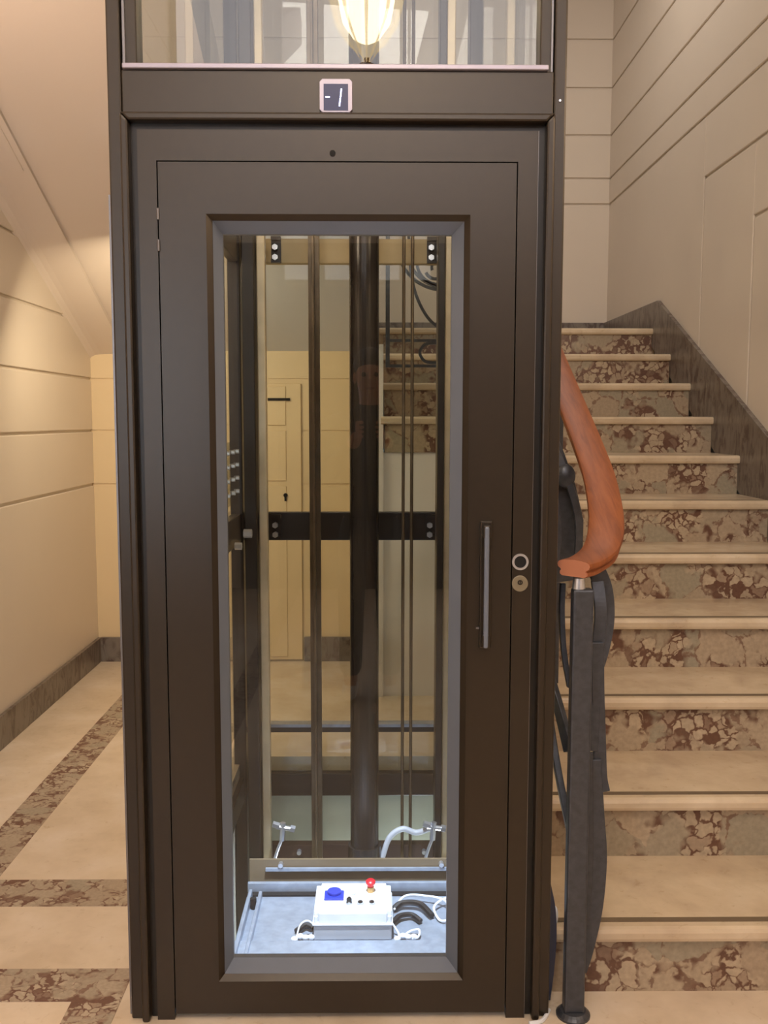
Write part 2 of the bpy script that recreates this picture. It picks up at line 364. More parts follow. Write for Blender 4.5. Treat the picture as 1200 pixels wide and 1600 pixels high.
# other walls
ed = struct(MB().box(-1.1, 1.15, YF + .0, YF + .06, 0, 2.8).build('haze_cut_door', 'entrance', bevel=.005), 'added dark wooden door behind the viewer that cuts haze in the lift glass', 'door')  # added out of view; its dark face keeps warm haze off the door glass
for x in (-1.0, .08):
    for z0, z1 in ((.15, 1.0), (1.15, 2.65)): MB().box(x, x + .95, YF + .06, YF + .08, z0, z1).build('door_panel', 'entrance', ed, bevel=.006)
gw = struct(MB().box(-1.56, 1.66, YF + .01, YF + .03, 3.0, 4.76).build('haze_glazing', 'frosted'), 'added glowing glazing over the entrance, mirrored as haze in the upper glass', 'window')  # added out of view, placed so its glow mirrors only in the upper glass
wf = MB()
for x in (-1.57, 1.67): wf.box(x - .02, x + .02, YF + .0, YF + .05, 2.97, 4.78)
for z in (2.97, 4.16, 4.76): wf.box(-1.57, 1.67, YF, YF + .052, z - .015, z + .015)
wf.build('haze_glazing_frame', 'bronze', gw)
struct(MB().box(XL - .1, XR + .1, YF - .12, YF, 0, ZC).build('wall_entrance', 'wall'), 'wall behind the viewer', 'wall')
struct(MB().box(XL - .12, XR + .14, YF - .12, YB + .12, ZC, ZC + .12).build('ceiling', 'ceil'), 'white plaster ceiling', 'ceiling')
# the stair's side wall that faces the lift, below the wide upper steps
struct(MB().box(0.045, .43, 4.66, 4.78, 0, 7 * R_).box(0.02, .045, 4.64, YU - .01, 0, ZL - .18).build('wall_stair_side', 'ceil'), 'white wall below the wide upper steps behind the lift', 'wall')
# landing
la = MB().box(XL, .02, YU + .02, YB, ZL - .18, ZL).box(.02, XR, 5.72, YB, ZL - .18, ZL)
struct(la.build('floor_landing', 'tread'), 'marble floor of the landing', 'floor')
# baseboards
bb = 0.02
struct(MB().box(XL, XL + bb, YF, YU - .01, 0, .142).build('baseboard_left', 'skirt', bevel=.003), 'brown grey marble baseboard along the left wall', 'baseboard')
struct(MB().box(XL + bb, -1.0, YU - bb - .004, YU - .004, 0, .142).box(-.405, .02, YU - bb - .004, YU - .004, 0, .142).build('baseboard_under_landing', 'skirt'), 'marble baseboard on the wall under the landing', 'baseboard')
struct(MB().box(.0, XR, YB - bb, YB, ZL, ZL + .155).build('baseboard_landing', 'skirt'), 'marble baseboard at the back of the landing', 'baseboard')
sk = MB()
pts = [(YB, ZL - .1), (YB, ZL + .155), (5.62, ZL + .155), (Y1 - .25, .36), (Y1 - .25, 0), (Y1 + .1, 0), (5.72, ZL - .1)]
sk.prism(pts, XR - .022, XR + .002, 'X')
sk.box(XR - .022, XR + .002, YF, Y1 - .25, 0, .142)
struct(sk.build('baseboard_right', 'skirt', bevel=.002), 'dark veined marble skirting that climbs the right wall with the stairs', 'baseboard')

# return flight overhead: soffit slab with a coved edge against the left wall
SL = .453
def sof(Y): return 1.764 + SL * (YU - Y)
uf = MB()
def slab(xprof, ya, yb_):
    # xprof: (x, dz) under-side profile; swept along the slope from ya to yb_
    k = 16; rows = []
    for i in range(k + 1):
        Y = ya + (yb_ - ya) * i / k
        rows.append([uf.bm.verts.new((x, Y, sof(Y) + dz)) for x, dz in xprof])
    n = len(xprof)
    for i in range(k):
        for j in range(n): uf.bm.faces.new((rows[i][j], rows[i][(j + 1) % n], rows[i + 1][(j + 1) % n], rows[i + 1][j]))
    uf.bm.faces.new(rows[0]); uf.bm.faces.new(rows[-1][::-1])
cove = [(XL - .01, -.03), (XL + .01, -.015), (XL + .03, -.005), (XL + .06, -.001), (XL + .2, .0), (-1.43, .0), (-1.40, .018), (-.60, .018), (-.60, .32), (XL - .01, .32)]
slab(cove, YU, -.6)
uf.prism([(3.95, sof(3.95) - .008), (-.6, sof(-.6) - .008), (-.6, sof(-.6) + .03), (3.95, sof(3.95) + .03)], -1.455, -1.425, 'X')
uo = uf.build('ceiling_stair_soffit', 'soffit')
struct(uo, 'smooth plaster underside of the return flight above left of the lift', 'stair underside')
uf = MB(); slab([(-.60, .018), (0.02, .018), (0.02, .2), (-.60, .2)], YU, 4.45)
struct(uf.build('ceiling_landing_soffit', 'coolsoffit'), 'sloping underside of the landing behind the lift, cool light put into its pale grey', 'stair underside')

# ------------------------------------------------------------------ staircase
st = thing('marble_staircase', (.43, Y1, 0), 'marble staircase beside the lift, cream treads over brown veined risers', 'staircase')
for n in range(1, 12):
    x0 = .43 if n <= 7 else .045
    y = Y1 + (n - 1) * T_; z = n * R_
    y2 = y + T_ + .02
    if n == 11: y2 = 5.72 + .05
    rz = MB().box(x0 + .008, XR - .02, y, y + .03, z - R_, z - .035)
    rz.build('riser', 'riser', st)
    tr = MB(); yn = y - .028; e = .008
    # rounded nosing profile
    pr = [(yn + .012, z - .038), (yn + .003, z - .034), (yn, z - .026), (yn, z - .012), (yn + .004, z - .004), (yn + .013, z), (y2, z), (y2, z - .038)]
    tr.prism(pr, x0 - (.012 if n > 7 else 0), XR - .021, 'X')
    t = tr.build('tread', 'tread', st)
    MB().box(x0 + .01, XR - .03, yn + .032, yn + .052, z - .004, z + .0012).build('grip_strip', 'grip', t)
    # solid core under each step
core = [(Y1 + .03, .001)]
for n in range(1, 12):
    core += [(Y1 + (n - 1) * T_ + .03, n * R_ - .038), (Y1 + n * T_ + (.03 if n < 11 else -.03), n * R_ - .038)]
core += [(Y1 + 11 * T_ - .03, ZL - .3), (Y1 + 10 * T_, .001)]
MB().prism(core, .435, XR - .03, 'X').build('core', 'ceil', st)
core2 = [(Y1 + 7 * T_ + .03, 7 * R_ + .002)]
for n in range(8, 12):
    core2 += [(Y1 + (n - 1) * T_ + .03, n * R_ - .038), (Y1 + n * T_ + (.03 if n < 11 else -.03), n * R_ - .038)]
core2 += [(Y1 + 11 * T_ - .03, 7 * R_ + .3), (Y1 + 10 * T_, 7 * R_ + .002)]
MB().prism(core2, .05, .435, 'X').build('core', 'ceil', st)

# ------------------------------------------------------------------ lift shaft frame with its door
ls = thing('lift_shaft', (-.08, LF, 0), 'dark bronze metal and glass lift shaft standing in the stairwell', 'lift shaft')
TOP = 4.55
F = LF
def post(x0, x1, y0, y1, z0=0.0, z1=TOP, m='bronze', bev=.004, name='corner_post'):
    return MB().box(x0, x1, y0, y1, z0, z1).build(name, m, ls, bevel=bev)
pL = post(SX0, -.538, F, F + .10)
pR = post(.384, SX1, F, F + .10, .0)
post(SX0 - .001, SX0 + .048, SY1 - .09, SY1, -.9, m='bronze2'); post(SX1 - .048, SX1, SY1 - .09, SY1, -.9, m='bronze2')
MB().box(SX0 - .004, SX0 + .003, F + .004, F + .014, .01, 1.88).build('edge_glint', 'edge', pL)  # pale strip stands in for light caught along the post edge
# glazed section above the door: inner frame, sill, head beam
MB().box(-.538, -.506, F + .012, F + .07, 2.138, TOP).build('glazing_frame', 'bronze', ls, bevel=.003)
MB().box(.355, .384, F + .012, F + .07, 2.138, TOP).build('glazing_frame', 'bronze', ls, bevel=.003)
MB().box(-.534, -.529, F + .004, F + .02, 2.05, TOP).box(.377, .381, F + .004, F + .02, 2.05, TOP).build('glazing_bead', 'edge', ls)
MB().box(-.506, .355, F + .040, F + .048, 2.14, TOP).build('glass_pane', 'fglass', ls)
hb = MB().box(-.538, .384, F + .002, F + .09, 2.048, 2.139).build('head_beam', 'bronze', ls, bevel=.003)
MB().box(-.534, .371, F - .006, F + .04, 2.139, 2.150).build('sill', 'sill', ls, bevel=.002)
# floor display
dp = MB().prism([(-.1165 + .006, 2.050), (-.0465 - .006, 2.050), (-.0465, 2.056), (-.0465, 2.113), (-.0525, 2.119), (-.1105, 2.119), (-.1165, 2.113), (-.1165, 2.056)], F - .006, F + .004, 'Y').build('floor_display', 'sill', ls, bevel=.001)
MB().box(-.1075, -.0555, F - .0072, F - .005, 2.054, 2.108).build('screen', 'screen', dp)
dg = MB().box(-.1035, -.0945, F - .0082, F - .007, 2.0795, 2.0822)
dg.prism([(-.0755, 2.062), (-.0725, 2.062), (-.0705, 2.079), (-.0735, 2.079)], F - .0082, F - .007, 'Y')
dg.prism([(-.0732, 2.0805), (-.0702, 2.0805), (-.0682, 2.098), (-.0712, 2.098)], F - .0082, F - .007, 'Y')
dg.build('digit', 'digit', dp)
# mitred trim round the portal: raised outer fillet, shadow groove, flat face
def portal(x0, x1, z1, wd, y0, y1, z0=0.0, skew=0):
    mb = MB()
    for pts in ([(x0, z0), (x0 + wd, z0), (x0 + wd, z1 - wd), (x0, z1)], [(x1 - wd, z0), (x1, z0), (x1, z1), (x1 - wd, z1 - wd)], [(x0, z1), (x0 + wd, z1 - wd), (x1 - wd, z1 - wd), (x1, z1)]):
        mb.prism(pts, y0, y1, 'Y')
    return mb
portal(-.540, .386, 2.048, .018, F - .016, F + .06).build('portal_trim', 'bronze', ls, bevel=.005)
portal(-.522, .368, 2.030, .016, F + .010, F + .06).build('portal_groove', 'bronze2', ls)
df = MB()
D0, D1, DZ = -.466, .309, 1.950       # opening of the door leaf
df.box(-.506, D0, F - .004, F + .06, 0, 2.014).box(D1, .352, F - .004, F + .06, 0, 2.014).box(D0, D1, F - .004, F + .06, DZ, 2.014)
dfo = df.build('door_frame', 'bronze', ls)
MB().cyl((-.089, F - .006, 1.966), (-.089, F + .0, 1.966), .0065, 20).build('camera_hole', 'dark', dfo)
MB().box(.352, .3528, F - .0048, F, 0, 2.014).build('joint_line', 'edge', dfo)
# door leaf with bevelled glazing opening
B0, B1, BZ0, BZ1 = -.360, .206, .098, 1.837
G0, G1, GZ0, GZ1 = -.333, .171, .130, 1.8035
gp = .0028
lf = MB()
y0, y1 = F - .004, F + .05
lf.box(D0 + gp, B0, y0, y1, .015, DZ - gp).box(B1, D1 - gp, y0, y1, .015, DZ - gp).box(B0, B1, y0, y1, BZ1, DZ - gp).box(B0, B1, y0, y1, .015, BZ0)
leaf = lf.build('door_leaf', 'bronze', ls)
# dark rebate behind the door gap
rb = MB()
for a in ((D0 - .001, D0 + gp + .001, 0, DZ), (D1 - gp - .001, D1 + .001, 0, DZ)): rb.box(a[0], a[1], F + .02, F + .04, a[2], a[3])
rb.box(D0, D1, F + .02, F + .04, DZ - gp - .001, DZ + .001).build('door_gap', 'dark', ls)
# raised lip then chamfered bead
def chamfer(x0, x1, z0, z1, w_, ya, yb_, m, name, par, taper=True):
    X0, X1, Z0, Z1 = x0 + w_[0], x1 - w_[1], z0 + w_[2], z1 - w_[3]
    bm = bmesh.new()
    O = [bm.verts.new((x, ya, z)) for x, z in ((x0, z0), (x1, z0), (x1, z1), (x0, z1))]
    I = [bm.verts.new((x, yb_, z)) for x, z in ((X0, Z0), (X1, Z0), (X1, Z1), (X0, Z1))]
    Bk = [bm.verts.new((x, F + .05, z)) for x, z in ((X0, Z0), (X1, Z0), (X1, Z1), (X0, Z1))]
    Bo = [bm.verts.new((x, F + .05, z)) for x, z in ((x0, z0), (x1, z0), (x1, z1), (x0, z1))]
    for i in range(4):
        j = (i + 1) % 4
        bm.faces.new((O[i], O[j], I[j], I[i])); bm.faces.new((I[i], I[j], Bk[j], Bk[i])); bm.faces.new((Bk[i], Bk[j], Bo[j], Bo[i])); bm.faces.new((Bo[i], Bo[j], O[j], O[i]))
    mb = MB(); mb.bm.free(); mb.bm = bm
    return mb.build(name, m, par)
chamfer(B0 - .001, B1 + .001, BZ0 - .001, BZ1 + .001, (.012,) * 4, F - .009, F + .004, 'bronze', 'glazing_bead', leaf)
chamfer(B0 + .011, B1 - .011, BZ0 + .011, BZ1 - .011, (.0165, .024, .021, .0225), F + .003, F + .034, 'bead', 'glazing_reveal', leaf)
MB().box(G0 - .01, G1 + .01, F + .036, F + .044, GZ0 - .01, GZ1 + .01).build('glass_pane', 'fglass', leaf)
# handle: back plate, slim bar, two end pieces
hd = MB().box(.236, .262, F - .013, F - .003, .888, 1.175).build('handle_plate', 'bronze', leaf, bevel=.002)
MB().box(.2425, .2535, F - .038, F - .028, .893, 1.166).build('handle', 'bead', leaf, bevel=.004)
for z0, z1 in ((1.140, 1.168), (.893, .922)): MB().box(.2405, .2555, F - .036, F - .010, z0, z1).build('handle_standoff', 'bronze', leaf, bevel=.002)
MB().box(.229, .242, F - .009, F - .004, .931, .935).build('handle_screw', 'edge', leaf)
# call button and key lock on the right jamb
cb = MB().ring((.3265, 1.083), .0135, .0185, F - .008, F - .003).build('call_button', 'chrome', ls)
MB().cyl((.3265, F - .0055, 1.083), (.3265, F, 1.083), .014, 24).build('button_face', 'dark', cb)
kl = MB().cyl((.3265, F - .008, 1.034), (.3265, F, 1.034), .0182, 28).build('key_lock', 'nickel', ls, bevel=.001)
MB().ring((.3265, 1.037), .003, .0058, F - .010, F - .0075).build('keyway_ring', 'bronze', kl)
MB().box(.3255, .3275, F - .0095, F - .008, 1.033, 1.041).build('keyway', 'dark', kl)
for z in (1.838, 1.772): MB().cyl((-.4645, F - .007, z - .012), (-.4645, F - .007, z + .012), .0028, 10).build('hinge', 'edge', leaf)
MB().cyl((.397, F - .002, 2.078), (.397, F, 2.078), .0025, 10).build('screw', 'chrome', ls)
# shaft beams on the back and the left and right sides, with glass between
by0, by1 = SY1 - .05, SY1 - .01
for z0, z1 in ((2.005, 2.100), (.915, 1.028), (-.15, -.055), (3.15, 3.26), (4.3, 4.4)):
    MB().box(SX0 + .048, SX1 - .048, by0, by1, z0, z1).build('back_beam', 'bronze2' if z0 != 2.005 else 'beamtan', ls, bevel=.003)
    MB().box(SX0 + .006, SX0 + .04, F + .10, SY1 - .09, z0, z1).build('side_beam', 'bronze2', ls, bevel=.003)
    MB().box(SX1 - .04, SX1 - .006, F + .10, SY1 - .09, z0, z1).build('side_beam', 'bronze2', ls, bevel=.003)
tb = MB().box(SX0 + .048, SX1 - .048, by0 - .012, by1, .125, .148).build('bottom_transom', 'bronze2', ls)
MB().box(SX0 + .07, SX1 - .07, by0 - .02, by1 - .01, .148, .160).build('transom_lip', 'galv', tb)
for z0, z1 in ((.16, .915), (1.028, 2.005), (2.10, 3.15), (3.26, 4.3), (-.055, .125), (-.9, -.15)):
    MB().box(SX0 + .048, SX1 - .048, SY1 - .034, SY1 - .028, z0, z1).build('glass_pane', 'glass', ls)
    MB().box(SX0 + .016, SX0 + .022, F + .10, SY1 - .09, max(z0, -.02), z1).build('glass_pane', 'glass', ls) if z1 > 0 else None
    MB().box(SX1 - .022, SX1 - .016, F + .10, SY1 - .09, max(z0, -.02), z1).build('glass_pane', 'glass', ls) if z1 > 0 else None
# brackets with chrome bolts at the ends of the middle and top beams
for x, z in ((-.395, .97), (.222, .97), (-.385, 2.055), (.222, 2.055)):
    br = MB().box(x - .016, x + .022, by0 - .022, by0, z - .05, z - .036).box(x - .016, x + .022, by0 - .022, by0, z + .036, z + .05).box(x - .016, x + .022, by0 - .006, by0, z - .05, z + .05).build('bracket', 'bronze2', ls)
    for dz in (-.03, .008): MB().cyl((x, by0 - .03, z + dz), (x, by0 - .004, z + dz), .012, 6).build('bolt', 'chrome', br)
# galvanised inner profiles beside the back posts, and dark guide channels
for sx, x0, x1 in ((-1, -.438, -.406), (1, .264, .297)):
    MB().box(x0, x1, 3.56, 3.60, -.5, TOP).build('inner_profile', 'lightrail', ls, bevel=.004)
    MB().box(x0 - .050 if sx < 0 else x0 - .028, x0 - .004 if sx < 0 else x0 - .002, 3.52, 3.62, -.6, TOP).build('guide_channel', 'bronze2', ls, bevel=.004)
    fp = MB().box(*((-.505, -.498) if sx < 0 else (.362, .369)), 3.0, 3.42, 1.10, 1.32).build('joint_plate', 'glass', ls)
    xb = -.494 if sx < 0 else .358
    for i in range(4):
        for yy in (3.06, 3.18, 3.30, 3.40):  # two of these columns stand in for bolt reflections in the glass
            MB().cyl((xb - .006, yy, 1.14 + i * .048), (xb + .006, yy, 1.14 + i * .048), .0075, 6).build('bolt', 'chrome', fp)
    MB().cyl((-.49 if sx < 0 else .35, 3.28, .955), (-.465 if sx < 0 else .325, 3.28, .955), .013, 6).build('side_bracket_bolt', 'chrome', ls)
    MB().cyl((-.475 if sx < 0 else .335, 3.40, .985), (-.445 if sx < 0 else .305, 3.40, .985), .016, 6).build('side_bracket_bolt', 'chrome', ls)

# running gear in the shaft: each its own thing
def gtag(o, l, c, g=None): return tag(o, l, c, g)
gr_ = MB().box(-.246, -.204, 3.56, 3.585, -.5, TOP).box(-.229, -.221, 3.515, 3.56, -.5, TOP).build('guide_rail', 'rail', bevel=.002)
gtag(gr_, 'slim upright steel guide rail left of the thick piston inside the shaft', 'guide rail')
pi = thing('lift_piston', (-.037, 3.5, -.3), 'thick dark round hydraulic piston standing upright in the middle of the shaft', 'piston')
MB().cyl((-.037, 3.5, -.5), (-.037, 3.5, TOP), .0545, 40).build('cylinder', 'piston', pi, smooth=False)
MB().cyl((-.037, 3.5, -.30), (-.037, 3.5, -.24), .064, 40).build('collar', 'piston', pi)
for k, x in enumerate((.110, .142)):
    gtag(MB().cyl((x, 3.55, -.5), (x, 3.55, TOP), .0062, 12).build('suspension_rod', 'rail'), ('left' if k == 0 else 'right') + ' one of the two thin upright rods right of the piston', 'rod', 'twin rods right of the piston')

# ------------------------------------------------------------------ pit and car roof
pit = MB().box(SX0 - .06, SX0 - .004, F + .03, SY1 + .06, -1.5, -.12).box(SX1 + .004, SX1 + .06, F + .03, SY1 + .06, -1.5, -.12).box(SX0, SX1, F - .03, F + .03, -1.5, -.12).box(SX0 - .06, SX1 + .06, SY1 + .0, SY1 + .06, -1.5, -.12)
pit.box(SX0, SX1, F, SY1, -1.55, -1.5)
struct(pit.build('wall_pit', 'pit'), 'pale plaster wall of the lift well below floor level', 'wall')
car = thing('lift_car', (-.08, 2.9, -1.3), 'lift car one floor down, only its galvanised roof tray shows inside the shaft', 'lift car')
CX0, CX1 = -.455, .33
MB().box(CX0, CX1, 2.16, 3.42, -.33, -.30).build('roof_panel', 'galv', car)
MB().box(CX0, CX1, 2.80, 2.90, -.30, -.283).build('front_channel', 'galv', car, bevel=.004)
MB().box(CX0, CX1, 3.235, 3.25, -.30, -.262).build('back_lip', 'galv', car, bevel=.002)
MB().box(CX0, CX1, 3.21, 3.235, -.30, -.294).build('seam', 'dark', car)
sr = MB().box(CX0 + .01, CX0 + .022, 2.20, 3.20, -.30, -.265).box(CX0 + .045, CX0 + .057, 2.20, 3.20, -.30, -.272).build('side_rail', 'galv', car, bevel=.003)
MB().cyl((CX0 + .034, 3.13, -.30), (CX0 + .034, 3.13, -.262), .011, 12).build('stud', 'dark', sr)
MB().box(CX0, CX1, 3.29, 3.30, -.30, -.20).build('rear_panel', 'carpanel', car)
for x in (-.34, .245):
    MB().cyl((x, 3.27, -.215), (x, 3.30, -.215), .009, 8).build('bolt', 'chrome', car)
MB().box(CX0 + .06, CX1 - .05, 3.275, 3.285, -.238, -.227).build('rear_lip', 'galv', car)
MB().box(CX0, CX1, 3.62, 3.66, -.385, -.30).build('crosshead', 'pitdark', car)
for x in (-.30, .20): MB().cyl((x, 3.60, -.325), (x, 3.62, -.325), .009, 8).build('bolt', 'chrome', car)

# hose fittings near the back corners
for x, s, w_ in ((-.345, -1, 'left'), (.235, 1, 'right')):
    hf = thing('hose_fitting', (x, 3.5, -.33), 'chrome hose fitting in the %s corner of the pit' % w_, 'fitting', None)
    MB().cyl((x - .03, 3.48, -0.160), (x + .03, 3.48, -0.170), .010, 10).cyl((x - .01, 3.48, -0.215), (x - .005, 3.48, -0.145), .011, 8).build('valve_body', 'chrome', hf)
    MB().cyl((x - .045, 3.48, -0.150), (x - .02, 3.48, -0.158), .013, 6).build('union_nut', 'chrome', hf)
    MB().cyl((x + .022, 3.48, -0.167), (x + .04, 3.48, -0.172), .014, 6).build('union_nut', 'chrome', hf)
    MB().sweep(spline([(x - .008, 3.48, -0.205), (x - .030, 3.47, -.26), (x - .045, 3.46, -.32), (x - .05, 3.45, -.40)]), circ(.006, 8)).build('pipe', 'chrome', hf, smooth=True)
tag(MB().sweep(spline([(.03, 3.5, -.30), (.06, 3.5, -.215), (.11, 3.5, -.180), (.165, 3.5, -.195), (.225, 3.49, -.17)]), circ(.011, 10)).build('grey_hose', 'lgrey', smooth=True), 'grey hose arching behind the car roof at the right', 'hose')

# inspection box
bx0, bx1, bY0, bY1, bz = -.198, .058, 2.925, 3.125, -.30
ib = thing('inspection_box', ((bx0 + bx1) / 2, (bY0 + bY1) / 2, bz), 'white plastic control box with a red mushroom button on the car roof', 'control box')
ib.rotation_euler = (0, 0, 0)
MB().box(bx0, bx1, bY0, bY1, bz, bz + .052).build('box_base', 'lgrey', ib, bevel=.005)
MB().box(bx0 - .004, bx1 + .004, bY0 - .004, bY1 + .004, bz + .052, bz + .058).build('seal_rim', 'white', ib, bevel=.002)
ld = MB(); zt = bz + .058
c = .016
ld.prism([(bx0 + c, bY0), (bx1 - c, bY0), (bx1 - c, bY0 + c), (bx1, bY0 + c), (bx1, bY1 - c), (bx1 - c, bY1 - c), (bx1 - c, bY1), (bx0 + c, bY1), (bx0 + c, bY1 - c), (bx0, bY1 - c), (bx0, bY0 + c), (bx0 + c, bY0 + c)], zt, zt + .036, 'Z')
lid = ld.build('lid', 'white', ib, bevel=.003)
for x in (bx0 + .007, bx1 - .007):
    for y in (bY0 + .007, bY1 - .007): MB().cyl((x, y, zt), (x, y, zt + .022), .0065, 12).build('corner_screw', 'white', ib)
zt += .036
so = MB().box(bx0 + .03, bx0 + .096, 3.005, 3.065, zt, zt + .006).build('power_socket', 'blue', ib, bevel=.002)
MB().cyl((bx0 + .063, 3.045, zt + .006), (bx0 + .063, 3.045, zt + .016), .024, 24).build('socket_lid', 'blue', so, bevel=.002)
mb_ = MB().cyl((-.012, 3.065, zt), (-.012, 3.065, zt + .018), .012, 20).build('mushroom_button_base', 'yellowp', ib)
MB().lathe((-.012, 3.065, zt + .018), [(0, 0), (.010, 0), (.012, .008), (.0165, .012), (.0165, .020), (.011, .025), (0, .026)]).build('mushroom_cap', 'red', mb_, smooth=True)
for k, x in enumerate((-.083, -.046, -.008)):
    kb = MB().cyl((x, 2.985, zt), (x, 2.985, zt + .005), .0115, 20).build('knob_collar', 'lgrey', ib)
    MB().cyl((x, 2.985, zt + .004), (x, 2.985, zt + .009), .008, 16).build('button_cap', 'black' if k else 'lgrey', kb)
    if k == 0: MB().prism([(x - .009, 2.978), (x + .009, 2.978), (x + .002, 2.992), (x - .002, 2.992)], zt + .005, zt + .022, 'Z').build('selector', 'black', kb)
MB().cyl((-.070, 3.05, zt), (-.070, 3.05, zt + .003), .009, 16).build('blank_plug', 'lgrey', ib)

# loose cables either side of the box
def cable(name, pts, r, m, label):
    return tag(MB().sweep(spline(pts, 12), circ(r, 8)).build(name, m, smooth=True), label, 'cable')
cable('white_cable', [(bx0 + .002, 2.95, -.262), (bx0 - .022, 2.95, -.245), (bx0 - .045, 2.94, -.255), (bx0 - .055, 2.93, -.285), (bx0 - .06, 2.925, -.294)], .0028, 'white', 'thin white cable looping out of the left side of the control box')
cable('white_cable', [(bx1 - .002, 2.96, -.255), (bx1 + .02, 2.95, -.285), (bx1 + .03, 2.93, -.294), (bx1 + .06, 2.96, -.29), (bx1 + .09, 2.95, -.278), (bx1 + .085, 2.925, -.29), (bx1 + .05, 2.92, -.293)], .0035, 'white', 'white cable curled in a small loop just right of the control box')
cable('white_cable', [(bx1 + .01, 3.09, -.285), (bx1 + .05, 3.15, -.268), (bx1 + .12, 3.16, -.272), (bx1 + .19, 3.12, -.27), (bx1 + .20, 3.04, -.285), (bx1 + .165, 3.03, -.29), (bx1 + .15, 3.10, -.28), (bx1 + .2, 3.14, -.27), (bx1 + .24, 3.10, -.28), (bx1 + .22, 2.98, -.29)], .004, 'white', 'long white cable coiled at the right edge of the car roof')
cable('black_cable', [(bx1 + .01, 3.10, -.288), (bx1 + .04, 3.12, -.278), (bx1 + .1, 3.11, -.276), (bx1 + .14, 3.05, -.286)], .011, 'black', 'thick black cable lying on the car roof right of the control box')
cable('black_cable', [(bx1 + .005, 3.01, -.286), (bx1 + .03, 3.04, -.28), (bx1 + .07, 3.05, -.282), (bx1 + .1, 3.02, -.288)], .009, 'black', 'shorter black cable closest to the right side of the control box')
cable('black_cable', [(bx0 - .005, 2.98, -.288), (bx0 - .03, 2.99, -.284), (bx0 - .06, 2.96, -.288)], .010, 'black', 'black cable end left of the control box')
for k, (x, l) in enumerate(((bx0 - .035, 'left'), (bx1 + .045, 'right'))):
    g = MB()
    for i in range(4): g.sphere((x + (i - 1.5) * .018, 2.915 + .012 * (i % 2), -.289 + .003 * (i % 3)), .012, (1, .8, .75), 10)
    tag(g.build('terminal_clip', 'white', smooth=True), 'small white plastic clip %s of the control box foot' % l, 'clip')

# ------------------------------------------------------------------ scroll balustrade behind the shaft on the wide steps
bl = thing('scroll_balustrade', (.06, 4.62, 1.24), 'black scrolled iron balustrade panel on the stairs, seen through the shaft', 'balustrade')
yb = 4.60
MB().box(.055, .075, yb - .01, yb + .01, 1.65, 2.7).build('post', 'iron', bl)
MB().box(.055, .43, yb - .008, yb + .008, 1.650, 1.664).build('bottom_bar', 'iron', bl)
MB().box(.055, .43, yb - .008, yb + .008, 1.772, 1.785).build('lower_bar', 'iron', bl)
def arc(cx, cz, r, a0, a1, n=24, r1=None):
    return [(cx + (r + ((r1 or r) - r) * i / n) * math.cos(math.radians(a0 + (a1 - a0) * i / n)), yb, cz + (r + ((r1 or r) - r) * i / n) * math.sin(math.radians(a0 + (a1 - a0) * i / n))) for i in range(n + 1)]
def scroll(pts, w_=.014): MB().sweep(pts, rect(w_, w_), (0, 1, 0)).build('scroll', 'iron', bl)
scroll(arc(.30, 2.12, .055, 200, 560, 30, .022))
scroll(arc(.31, 2.15, .105, 170, 290, 20))
scroll(arc(.33, 2.24, .22, 195, 280, 20))
scroll(arc(.33, 2.22, .17, 180, 282, 20, .19))
scroll([Vector(v) for v in spline([(.165, yb, 2.28), (.175, yb, 2.12), (.20, yb, 2.0), (.25, yb, 1.90), (.31, yb, 1.84), (.38, yb, 1.80)], 8)])
scroll([Vector(v) for v in spline([(.36, yb, 1.765), (.26, yb, 1.765), (.225, yb, 1.735), (.225, yb, 1.705), (.26, yb, 1.675), (.36, yb, 1.675)], 8)])

# ------------------------------------------------------------------ wooden handrail, newel and ironwork
ctrl = [(.4475, 2.072, 1.066), (.482, 2.105, 1.070), (.528, 2.165, 1.088), (.561, 2.25, 1.13), (.580, 2.36, 1.192), (.590, 2.50, 1.268), (.592, 2.75, 1.395), (.592, 3.1, 1.571), (.592, 3.5, 1.772), (.592, 4.2, 2.12), (.592, 5.0, 2.52), (.592, 5.6, 2.82)]
rp = spline(ctrl, 14)
prof = [(-.030, -.016), (.030, -.016), (.036, -.012), (.036, -.006), (.033, -.003), (.034, .000), (.041, .004), (.043, .010), (.041, .016), (.035, .019), (.020, .0215), (0, .0225), (-.020, .0215), (-.035, .019), (-.041, .016), (-.043, .010), (-.041, .004), (-.034, .000), (-.033, -.003), (-.036, -.006), (-.036, -.012)]
hr = thing('stair_handrail', (.455, 2.1, 1.05), 'reddish varnished wooden handrail curling outwards at its lower end', 'handrail')
MB().sweep(rp, prof).build('rail', 'wood', hr, smooth=True)
MB().sweep([rp[0] + Vector((-.0035, -.0035, 0)), rp[0] + Vector((-.0002, -.0002, 0))], [(a * .97, b_ * .97) for a, b_ in prof]).build('end_grain', 'endgrain', hr)['label'] = 'paler pinkish end face'
nw = thing('newel_and_ironwork', (.47, 2.1, 0), 'dark wrought iron newel post with twisting bars under the wooden handrail', 'iron railing')
nw.name = 'iron_railing'
MB().box(.4465, .4935, 2.07, 2.104, .012, 1.02).build('newel_post', 'iron', nw, bevel=.005)
MB().lathe((.470, 2.087, 0), [(0, .0), (.040, 0), (.040, .005), (.035, .010), (.030, .014), (0, .016)], 4 * 6).build('base_flange', 'iron', nw)
MB().lathe((.462, 2.09, 1.02), [(0, 0), (.015, 0), (.014, .012), (.012, .024), (0, .024)], 20).build('cap', 'chrome', nw)
